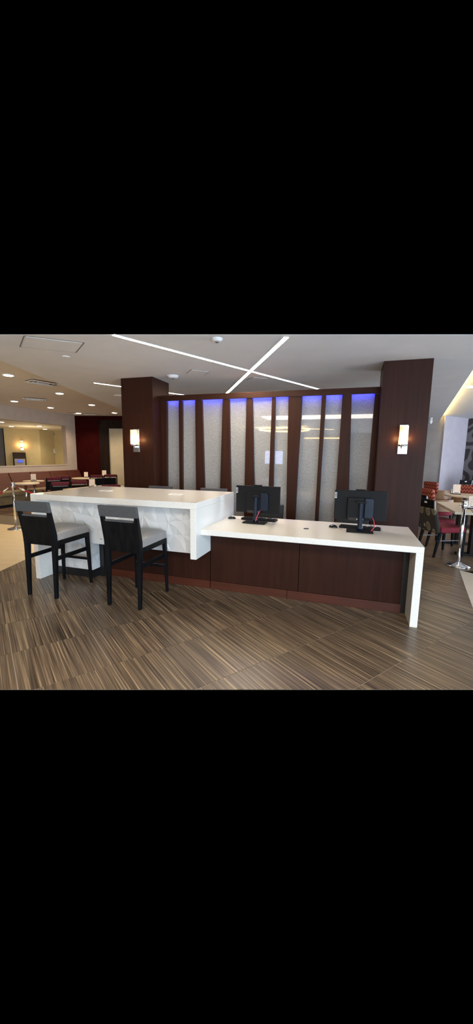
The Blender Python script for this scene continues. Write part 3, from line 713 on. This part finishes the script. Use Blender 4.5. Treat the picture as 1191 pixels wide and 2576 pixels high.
cable(c2, [(.115, .01, .16), (.112, -.005, .10), (.12, -.02, .03), (.10, -.04, .018)], .003, 'black', 'power_cable')
def keyboard(x, y, rz, label):
    t = thing('keyboard', label, 'keyboard', (x, y, .7906), rz, 'keyboards on the service desk')
    MB().prism_x([(-.075, 0), (.075, 0), (.075, .016), (-.075, .028)], -.225, .225).build('case', 'black', t, .003, shift=False)
    k = MB()
    for r_ in range(6):
        for c_ in range(21):
            x_ = -.215+c_*.0205; y_ = -.066+r_*.022; z_ = .0275-.00008*(y_+.075)*1000
            if c_ in (14, 18): continue
            k.hexa([(x_, y_, z_-.002), (x_+.017, y_, z_-.002), (x_+.017, y_+.018, z_-.003), (x_, y_+.018, z_-.003)], [(x_+.002, y_+.002, z_+.008), (x_+.015, y_+.002, z_+.008), (x_+.015, y_+.016, z_+.006), (x_+.002, y_+.016, z_+.006)])
    tag(k.build('keys', 'black', t, shift=False), kind='stuff')
keyboard(-1.085, 4.43, R(-3), 'black keyboard behind the computer nearest the tall bar')
keyboard(.135, 4.335, R(-5), 'black keyboard behind the computer near the right end of the desk')
def mouse(x, y, rz, label, cpts):
    t = thing('computer_mouse', label, 'mouse', (x, y, .7906), rz, 'mice on the service desk')
    mb = MB(); n, m_ = 14, 7; rings = []
    for j in range(m_+1):
        a = j/m_*math.pi/2; rings.append([mb.bm.verts.new((.052*math.cos(a)*math.cos(2*math.pi*i/n), .032*math.cos(a)*math.sin(2*math.pi*i/n), .004+.032*math.sin(a))) for i in range(n)] if j < m_ else [mb.bm.verts.new((0, 0, .036))])
    for j in range(m_-1):
        for i in range(n): f = mb.bm.faces.new((rings[j][i], rings[j][(i+1) % n], rings[j+1][(i+1) % n], rings[j+1][i])); f.smooth = True
    for i in range(n): mb.bm.faces.new((rings[m_-1][i], rings[m_-1][(i+1) % n], rings[m_][0])).smooth = True
    lo = [mb.bm.verts.new((v.co.x, v.co.y, 0)) for v in rings[0]]
    for i in range(n): mb.bm.faces.new((lo[i], lo[(i+1) % n], rings[0][(i+1) % n], rings[0][i]))
    mb.bm.faces.new(lo[::-1]); mb.build('shell', 'black_gloss', t, shift=False)
    MB().box(.012, .028, -.003, .003, .030, .036).build('scroll_wheel', 'steel', t, shift=False)
    cable(t, cpts, .002, 'cable_tan', 'mouse_cable')
mouse(-1.445, 4.39, R(10), 'black mouse beside the end of the tall bar', [(.05, 0, .006), (.10, -.04, .004), (.16, -.075, .003), (.205, -.085, .003)])
mouse(-.16, 4.27, R(-20), 'black mouse left of the right-hand computer', [(.05, 0, .006), (.08, -.03, .004), (.10, -.045, .003), (.125, -.04, .003)])

# ------------------------------------------------------------------ office chairs behind the desk
def office_chair(x, y, label):
    t = thing('office_chair', label, 'office chair', (x, y, 0), 0, 'office chairs behind the desk')
    B_ = lambda mb, n, m, bv=.01: mb.build(n, m, t, bv, shift=False)
    B_(MB().box(-.25, .25, -.24, .24, .44, .53), 'seat', 'wicker', .03)
    B_(MB().prism_x([(.22, .55), (.27, .55), (.33, .88), (.28, .88)], -.22, .22), 'backrest', 'wicker', .02)
    B_(MB().box(-.03, .03, .24, .27, .42, .58), 'back_support', 'black')
    B_(MB().lathe([(.03, .10), (.03, .44)], (0, 0), 16), 'gas_column', 'black', 0)
    for k in range(5):
        a = 2*math.pi*k/5+.3; c_, s_ = math.cos(a), math.sin(a)
        o = B_(MB().hexa([(-.02*s_, .02*c_, .07), (.02*s_, -.02*c_, .07), (.3*c_+.015*s_, .3*s_-.015*c_, .055), (.3*c_-.015*s_, .3*s_+.015*c_, .055)],
                     [(-.02*s_, .02*c_, .11), (.02*s_, -.02*c_, .11), (.3*c_+.015*s_, .3*s_-.015*c_, .075), (.3*c_-.015*s_, .3*s_+.015*c_, .075)]), 'base_arm', 'black', 0)
        B_(MB().lathe([(.018, 0), (.026, .01), (.026, .045), (.018, .055)], (.3*c_, .3*s_), 10), 'caster', 'black', 0)
    for s_ in (-1, 1):
        B_(MB().box(s_*.28-.02, s_*.28+.02, -.12, .16, .66, .69), 'arm_rest', 'black', .008); B_(MB().box(s_*.27-.012, s_*.27+.012, -.01, .03, .50, .66), 'arm_post', 'black', .003)
office_chair(-1.16, 5.08, 'black office chair behind the desk, its back showing beside the left computer')
office_chair(.06, 5.0, 'black office chair behind the desk, hidden mostly by the right computer')

# ------------------------------------------------------------------ stanchions and ropes
def stanchion(x, y, label, h=1.0):
    t = thing('rope_post', label, 'rope post', (x, y, 0), 0, 'chrome rope posts')
    MB().lathe([(.165, 0), (.165, .012), (.155, .02), (.06, .045), (.04, .06), (.03, .065)], (0, 0), 40).build('base', 'chrome', t, shift=False)
    MB().lathe([(.025, .06), (.025, h-.07)], (0, 0), 24).build('pole', 'chrome', t, shift=False)
    MB().lathe([(.030, h-.12), (.037, h-.10), (.037, h-.05), (.033, h-.045), (.042, h-.02), (.042, h-.008), (.03, h)], (0, 0), 24).build('top_cap', 'chrome', t, shift=False)
    for s_ in (-1, 1):
        pts = [(s_*(.045+.016*math.cos(a)), 0, h-.085+.02*math.sin(a)) for a in [2*math.pi*k/10 for k in range(11)]]
        MB().tube(pts, .004, 6).build('hook_ring', 'chrome', t, shift=False)
    return t
stanchion(-6.731, 5.756, 'chrome rope post on the cream floor at the far left')
stanchion(1.63, 6.05, 'chrome rope post beside the dining table on the right')
def rope(a, b, sag, label):
    a, b = Vector(a), Vector(b); t = thing('velvet_rope', label, 'rope', (a+b)/2); d_ = b-a
    f = lambda u: a+d_*u-Vector((0, 0, 4*sag*u*(1-u)))
    n = 24; u0, u1 = .09, .91
    MB().tube([f(u0+(u1-u0)*k/n) for k in range(n+1)], .019, 10).build('rope', 'red_rope', t)
    for (p, q) in ((.02, u0+.005), (1-.02, u1-.005)):
        MB().tube([f(p+(q-p)*k/4) for k in range(5)], [.008, .012, .022, .023, .023], 10).build('end_cap', 'chrome', t)
rope((-6.79, 5.745, .905), (-7.9, 4.75, .905), .30, 'red rope hanging from the left post towards the left picture edge')
rope((-6.67, 5.79, .905), (-5.5, 6.9, .905), .26, 'red rope hanging from the left post behind the tall bar')
rope((1.69, 6.05, .905), (3.0, 5.75, .905), .38, 'red rope hanging from the right post towards the right picture edge')

# ------------------------------------------------------------------ restaurant, left: banquette, tables, chairs
bench = thing('banquette', 'long rust vinyl wall bench with a tan seat under the pass-through opening', 'bench', (-9.9, 8.6, 0))
divs = [4.35, 5.15, 5.97, 6.79, 7.66, 8.62, 9.42, 10.24, 11.09, 11.72]
for y0, y1 in zip(divs, divs[1:]):
    MB().hexa([(-10.12, y0+.012, .47), (-9.98, y0+.012, .47), (-9.98, y1-.012, .47), (-10.12, y1-.012, .47)][::1], [(-10.29, y0+.012, .985), (-10.21, y0+.012, .985), (-10.21, y1-.012, .985), (-10.29, y1-.012, .985)]).build('back_cushion', 'rust_leather', bench, .015)
    MB().box(-10.12, -9.55, y0+.006, y1-.006, .34, .47).build('seat_cushion', 'tan_vinyl', bench, .02)
MB().box(-10.28, -9.60, 4.35, 11.66, .09, .338).build('seat_base', 'tan_vinyl', bench, .005)
MB().box(-10.28, -9.75, 4.35, 11.66, .0, .088).build('toe_kick', 'toe', bench)
MB().box(-10.295, -10.285, 4.35, 11.66, .34, .98).build('back_board', 'tan_wood', bench)
def round_table(x, y, r, label, h=.76, group='round pedestal tables', leg_m='chrome'):
    t = thing('round_table', label, 'table', (x, y, 0), 0, group)
    MB().lathe([(r-.008, h-.035), (r, h-.03), (r, h-.005), (r-.004, h)], (0, 0), 40, False).build('table_top', 'tan_top', t, shift=False)
    MB().lathe([(.035, .03), (.035, h-.036)], (0, 0), 16).build('pedestal', leg_m, t, shift=False)
    MB().lathe([(.25, 0), (.25, .012), (.05, .03)], (0, 0), 30).build('base', 'black', t, shift=False)
round_table(-8.85, 7.98, .36, 'round tan table beside the left rope post')
round_table(-9.40, 8.78, .30, 'smaller round tan table under the leftmost menu card, behind the post table')
round_table(-9.02, 10.6, .42, 'round tan table before the end of the rust bench')
round_table(-8.95, 11.35, .32, 'round tan table in front of the dark door frame')
def menu_card(x, y, label, z=.76, h=.19, w=.13, rz=0, base=True):
    t = thing('menu_card', label, 'menu card', (x, y, z), rz, 'menu cards on the tables')
    MB().box(-w/2-.012, w/2+.012, -.03, .03, 0, .018).build('card_holder', 'black', t, .003, shift=False)
    MB().hexa([(-w/2, -.006, .018), (w/2, -.006, .018), (w/2, .004, .018), (-w/2, .004, .018)], [(-w/2, .004, h), (w/2, .004, h), (w/2, .012, h), (-w/2, .012, h)]).build('card', 'paper', t, shift=False)
    l = MB().box(-w/2+.03, w/2-.03, -.0075, -.0064, .03, .045).build('printed_band', 'line_grey', t, shift=False)
menu_card(-9.27, 8.66, 'leftmost menu card, on the small round table before the bench', h=.215, w=.14, rz=R(45))
menu_card(-9.08, 10.75, 'menu card on the round table at the end of the rust bench', h=.20, w=.13, rz=R(40))
menu_card(-8.88, 11.5, 'menu card before the dark door frame', h=.24, w=.15, rz=R(38))
def dining_chair(label, x, y, rz, h=.90, w=.44, m='maroon_fab', group='maroon dining chairs', proto=[]):
    if proto:
        t = copy_tree(proto[0]); place(t, (x, y, 0), rz, label, group); return t
    t = thing('dining_chair', label, 'chair', (x, y, 0), rz, group)
    B_ = lambda mb, n, mm, bv=.004: mb.build(n, mm, t, bv, shift=False)
    # faces +Y; back at -Y
    for s_ in (-1, 1):
        B_(leg(MB(), s_*.205, .21, s_*.205, .205, .43, .028, .04), 'leg', 'black_wood')
        mb = MB(); rings = []
        for z, yy, ww in ((0, -.25, .03), (.45, -.21, .042), (h-.02, -.29, .03)):
            rings.append([mb.bm.verts.new((s_*.21+a*ww/2, yy+b*ww/2, z)) for a, b in ((-1, -1), (1, -1), (1, 1), (-1, 1))])
        for r1, r3 in zip(rings, rings[1:]):
            for i in range(4): mb.bm.faces.new((r1[i], r1[(i+1) % 4], r3[(i+1) % 4], r3[i]))
        mb.bm.faces.new(rings[0][::-1]); mb.bm.faces.new(rings[-1]); B_(mb, 'leg', 'black_wood')
    B_(MB().box(-.22, .22, -.19, .23, .43, .50), 'seat', m, .02)
    B_(MB().hexa([(-.185, -.235, .52), (.185, -.235, .52), (.185, -.205, .52), (-.185, -.205, .52)], [(-.185, -.275, .78), (.185, -.275, .78), (.185, -.245, .78), (-.185, -.245, .78)]), 'back_panel', 'black_wood')
    B_(MB().hexa([(-.20, -.29, .81), (.20, -.29, .81), (.20, -.24, .81), (-.20, -.24, .81)], [(-.20, -.31, h), (.20, -.31, h), (.20, -.26, h), (-.20, -.26, h)]), 'top_rail', m, .01)
    B_(MB().box(-.17, .17, -.275, -.262, .79, .80), 'handle_bar', 'steel', .002)
    proto.append(t); return t
dining_chair('maroon backed chair nearest the rope, seen over the left end of the bar', -7.13, 7.43, R(50), .90, m='crimson_fab')
dining_chair('maroon chair right of the nearest one, beside the menu card on the long table', -7.06, 8.02, R(50))
dining_chair('dark maroon chair between the post table and the nearest maroon chair', -8.72, 8.78, R(62))
dining_chair('dark maroon chair half hidden in front of the bench cushions', -8.98, 9.42, R(60))
dining_chair('dark chair with a steel handle slot right of the third round table', -8.42, 10.38, R(52))
dining_chair('dark chair with a steel handle slot nearest the pale door', -8.25, 11.0, R(40))
dining_chair('maroon chair whose top just shows over the bar by the left pillar', -5.55, 7.30, R(50))
# long low table right behind the bar
t = thing('dining_table', 'long tan dining table just beyond the tall bar, holding the nearest menu card', 'table', (-6.20, 7.72, 0), R(86))
MB().box(-.75, .75, -.36, .36, .72, .76).build('table_top', 'tan_top', t, .003, shift=False)
for sx_ in (-.5, .5):
    MB().box(sx_-.04, sx_+.04, -.04, .04, .03, .719).build('pedestal', 'black', t, .003, shift=False); MB().box(sx_-.05, sx_+.05, -.3, .3, 0, .03).build('foot', 'black', t, .003, shift=False)
menu_card(-6.33, 7.70, 'menu card on the long tan table just beyond the bar', h=.205, w=.14, rz=R(40))
t = thing('salt_shaker', 'small steel shaker beside the nearest menu card beyond the bar', 'shaker', (-6.24, 7.72, .76))
MB().lathe([(.018, 0), (.02, .005), (.016, .05), (.014, .055)], (0, 0), 12).build('glass_body', 'white', t, shift=False); MB().lathe([(.016, .055), (.014, .07), (.006, .075)], (0, 0), 12).build('cap', 'chrome', t, shift=False)
t = thing('booth_bench', 'maroon booth back and tan seat below the pale door by the left pillar', 'bench', (-8.1, 11.95, 0), R(12.5))
MB().box(.0, 1.5, -.10, .02, .2, .74).build('back_cushion', 'maroon_fab', t, .02, shift=False); MB().box(.0, 1.5, -.55, -.105, .12, .50).build('seat_cushion', 'tan_vinyl', t, .02, shift=False)
MB().box(.02, 1.48, -.50, 0, 0, .12).build('toe_kick', 'toe', t, shift=False)

# ------------------------------------------------------------------ right side walls
struct(MB().box(-7.7, 2.95, 14.16, 14.30, 0, HU), 'wall_back', 'wall_grey')
struct(MB().prism([(2.95, 14.12), (3.95, 15.3), (3.85, 15.4), (2.85, 14.3)], 0, HU), 'wall_column', 'wall_lilac')
struct(MB().prism([(3.95, 15.3), (8.6, 13.2), (8.7, 13.35), (3.95, 15.45)], 0, HU), 'wall_far_right', 'swirl')
struct(MB().box(8.6, 8.75, 4.9, 13.3, 0, HU), 'wall_right', 'wall_lilac')
t = thing('security_camera', 'tiny white dome camera under the ceiling right of the right pillar', 'camera', (2.36, 13.3, HC))
MB().lathe([(.05, HC-.04), (.06, HC)], (2.36, 13.3), 16).build('mount', 'ceil', t); MB().lathe([(.01, HC-.20), (.05, HC-.17), (.06, HC-.12), (.05, HC-.042)], (2.36, 13.3), 16).build('dome', 'white', t)

# rectangular dining table with oval-print chairs
t = thing('dining_table', 'rectangular tan dining table beside the right rope post', 'table', (2.05, 7.25, 0))
MB().box(1.64, 2.45, 6.54, 7.96, .715, .76).build('table_top', 'tan_top', t, .003)
MB().box(1.97, 2.13, 6.75, 6.90, .03, .714).build('pedestal', 'dark_trim', t, .004); MB().box(1.97, 2.13, 7.6, 7.75, .03, .714).build('pedestal', 'dark_trim', t, .004)
MB().box(1.78, 2.32, 6.77, 6.88, 0, .03).build('foot', 'black', t, .003); MB().box(1.78, 2.32, 7.62, 7.73, 0, .03).build('foot', 'black', t, .003)
menu_card(2.03, 7.02, 'white menu card at the right edge on the rectangular table', h=.22, w=.16)
t = thing('menu_card_back', 'pale bottle shaped shaker beside the card on the rectangular table', 'shaker', (1.93, 7.05, .76)); t.name = 'salt_shaker'
MB().lathe([(.018, 0), (.02, .005), (.016, .06), (.012, .08)], (0, 0), 12).build('glass_body', 'white', t, shift=False); MB().lathe([(.014, .08), (.012, .10), (.006, .105)], (0, 0), 12).build('cap', 'chrome', t, shift=False)
def oval_chair(x, y, rz, label, proto=[]):
    if proto:
        return place(copy_tree(proto[0]), (x, y, 0), rz, label)
    t = thing('upholstered_chair', label, 'chair', (x, y, 0), rz, 'oval print dining chairs')
    B_ = lambda mb, n, mm, bv=.004: mb.build(n, mm, t, bv, shift=False)
    for s_ in (-1, 1):
        B_(leg(MB(), s_*.225, .235, s_*.215, .22, .40, .03, .045), 'leg', 'black_wood')
        B_(leg(MB(), s_*.215, -.275, s_*.21, -.19, .42, .03, .045), 'leg', 'black_wood')
        B_(leg(MB(), s_*.195, -.315, s_*.195, -.335, .93, .025, .022, .76), 'back_post', 'steel', .002)
        B_(MB().box(s_*.218-.006, s_*.218+.006, -.24, .225, .27, .282), 'side_rail', 'steel', .001)
    B_(MB().box(-.24, .24, -.20, .25, .40, .50), 'seat', 'red_seat', .03)
    B_(MB().hexa([(-.22, -.245, .385), (.22, -.245, .385), (.22, -.17, .385), (-.22, -.17, .385)], [(-.215, -.345, .80), (.215, -.345, .80), (.215, -.275, .80), (-.215, -.275, .80)]), 'back_cushion', 'ovals', .028)
    B_(MB().hexa([(-.185, -.330, .80), (.185, -.330, .80), (.185, -.305, .80), (-.185, -.305, .80)], [(-.185, -.345, .94), (.185, -.345, .94), (.185, -.32, .94), (-.185, -.32, .94)]), 'top_panel', 'black_wood')
    B_(MB().box(-.03, .03, -.351, -.3465, .875, .905), 'name_plate', 'white', .001)
    proto.append(t); return t
oval_chair(1.525, 6.745, R(-64), 'oval print chair with crimson seat at the near corner of the rectangular table')
oval_chair(1.56, 7.52, R(-66), 'oval print chair with crimson seat behind the near one, half hidden by the right pillar')
oval_chair(3.45, 13.5, R(10), 'black framed oval print chair with a small white plate, behind the round table')
round_table(2.62, 9.75, .44, 'round tan table with a menu card, right of the chevron armchair', group=None, leg_m='steel')
menu_card(2.45, 9.83, 'menu card on the round table beyond the rectangular one', h=.235, w=.16)
t = thing('salt_shaker', 'small steel shaker left of the card on the round table at the right', 'shaker', (2.345, 9.86, .76))
MB().lathe([(.018, 0), (.02, .005), (.016, .07), (.012, .09)], (0, 0), 12).build('glass_body', 'steel', t, shift=False); MB().lathe([(.012, .09), (.01, .12), (.004, .125)], (0, 0), 12).build('cap', 'white', t, shift=False)
def arm_chair(x, y, rz, label, proto=[]):
    if proto: return place(copy_tree(proto[0]), (x, y, 0), rz, label)
    t = thing('tub_armchair', label, 'armchair', (x, y, 0), rz, 'chevron tub armchairs')
    def shell(r, th, z0, zf, a0=-30, a1=210, n=22, back=0):
        # open towards +Y
        mb = MB(); rings = []
        for k in range(n+1):
            a = R(a0+(a1-a0)*k/n)+math.pi; c_, s_ = math.cos(a), math.sin(a); zt_ = zf(k/n)
            rings.append([mb.bm.verts.new((c_*q, s_*q*.95, z)) for q, z in ((r, z0), (r+th, z0), (r+th, zt_), (r, zt_))])
        for r1, r3 in zip(rings, rings[1:]):
            for i in range(4): mb.bm.faces.new((r1[i], r1[(i+1) % 4], r3[(i+1) % 4], r3[i]))
        mb.bm.faces.new(rings[0][::-1]); mb.bm.faces.new(rings[-1]); return mb
    shell(.32, .03, .44, lambda u: .70, -35, 215).build('wooden_shell', 'tan_wood', t, .004, shift=False)
    MB().hexa([(-.22, -.25, .42), (.22, -.25, .42), (.22, -.15, .42), (-.22, -.15, .42)], [(-.225, -.34, .93), (.225, -.34, .93), (.225, -.25, .93), (-.225, -.25, .93)]).build('back_cushion', 'chevron', t, .03, shift=False)
    MB().lathe([(.28, .34), (.30, .36), (.30, .46), (.28, .49)], (0, .02), 28).build('seat_cushion', 'red_seat', t, shift=False)
    for sx_ in (-1, 1):
        for sy_ in (-1, 1): leg(MB(), sx_*.24, sy_*.22, sx_*.22, sy_*.20, .345, .026, .036).build('leg', 'black_wood', t, .003, shift=False)
    proto.append(t); return t
arm_chair(1.92, 9.22, R(-62), 'orange chevron armchair with a curved beech shell beside the rectangular table')
arm_chair(2.48, 12.0, R(-50), 'dark red chevron armchair against the grey wall, upper right of the near one')
arm_chair(1.82, 11.75, R(-60), 'chevron armchair farthest left, half hidden by the right pillar')
arm_chair(3.0, 11.05, R(-20), 'orange chevron armchair right of the menu card on the round table')
t = thing('booth_bench', 'dark maroon booth at the right picture edge under the swirl wallcovering', 'bench', (4.6, 13.6, 0), R(-22))
MB().box(-.75, 1.6, .05, .20, .30, 1.10).build('back_cushion', 'maroon_fab', t, .03, shift=False); MB().box(-.4, 1.6, -.45, .045, .12, .46).build('seat_cushion', 'maroon_fab', t, .02, shift=False)
MB().box(-.9, 1.55, -.4, .1, 0, .12).build('toe_kick', 'toe', t, shift=False)
t = thing('booth_table', 'pale edged table in front of the maroon booth', 'table', (4.75, 12.75, 0), R(-22))
MB().box(-.62, .6, -.35, .35, .73, .77).build('table_top', 'white', t, .003, shift=False); MB().box(-.04, .04, -.04, .04, .03, .729).build('pedestal', 'black', t, .003, shift=False); MB().box(-.3, .3, -.25, .25, 0, .03).build('foot', 'black', t, .003, shift=False)
round_table(3.72, 11.75, .36, 'round tan table cut by the right picture edge', group=None, leg_m='black')

# ------------------------------------------------------------------ lobby behind the camera (seen as reflections in the glass screen)
def ring_light(cx_, cy_, rx, ry, rz, label):
    t = thing('ring_light', label, 'ceiling light', (cx_, cy_, HC-.05), rz)
    pts = [(rx*math.cos(2*math.pi*k/48), ry*math.sin(2*math.pi*k/48), 0) for k in range(49)]
    MB().tube(pts, .028, 6).build('glowing_ring', 'led_warm', t, shift=False)
    for a in (0, math.pi): MB().box(rx*math.cos(a)-.02, rx*math.cos(a)+.02, -.02, .02, .02, .05).build('mount', 'white', t, shift=False)
ring_light(-3.1, -5.4, 1.15, 1.3, 0, 'curved warm ring of light reflected in the middle glass panels')
for a, b, lab in (((-4.9, -4.2), (-.9, -6.2), 'straight warm light strip crossing the reflected ring'), ((-3.9, -6.0), (-1.9, -3.9), 'second straight warm strip crossing the reflected ring')):
    A_, B2 = Vector((*a, HC)), Vector((*b, HC)); dd = (B2-A_).normalized(); ss = Vector((-dd.y, dd.x, 0))*.03
    tag(MB().hexa([p-Vector((0, 0, .01)) for p in (A_-ss, B2-ss, B2+ss, A_+ss)], [A_-ss, B2-ss, B2+ss, A_+ss]).build('linear_ceiling_light', 'led_warm'), lab, 'ceiling light')
tag(MB().box(-2.6, -.7, -8.98, -8.95, 2.62, 2.65).build('cove_light', 'led_warm'), 'warm horizontal light line reflected in the right glass panels', 'ceiling light')
t = thing('wall_display', 'lit blue white display reflected in the middle glass panels', 'display', (-4.3, -8.97, 1.2))
MB().box(-4.85, -3.75, -9.0, -8.94, 1.15, 1.95).build('bezel', 'black', t); MB().box(-4.82, -3.78, -8.939, -8.93, 1.18, 1.92).build('screen', 'screen', t)
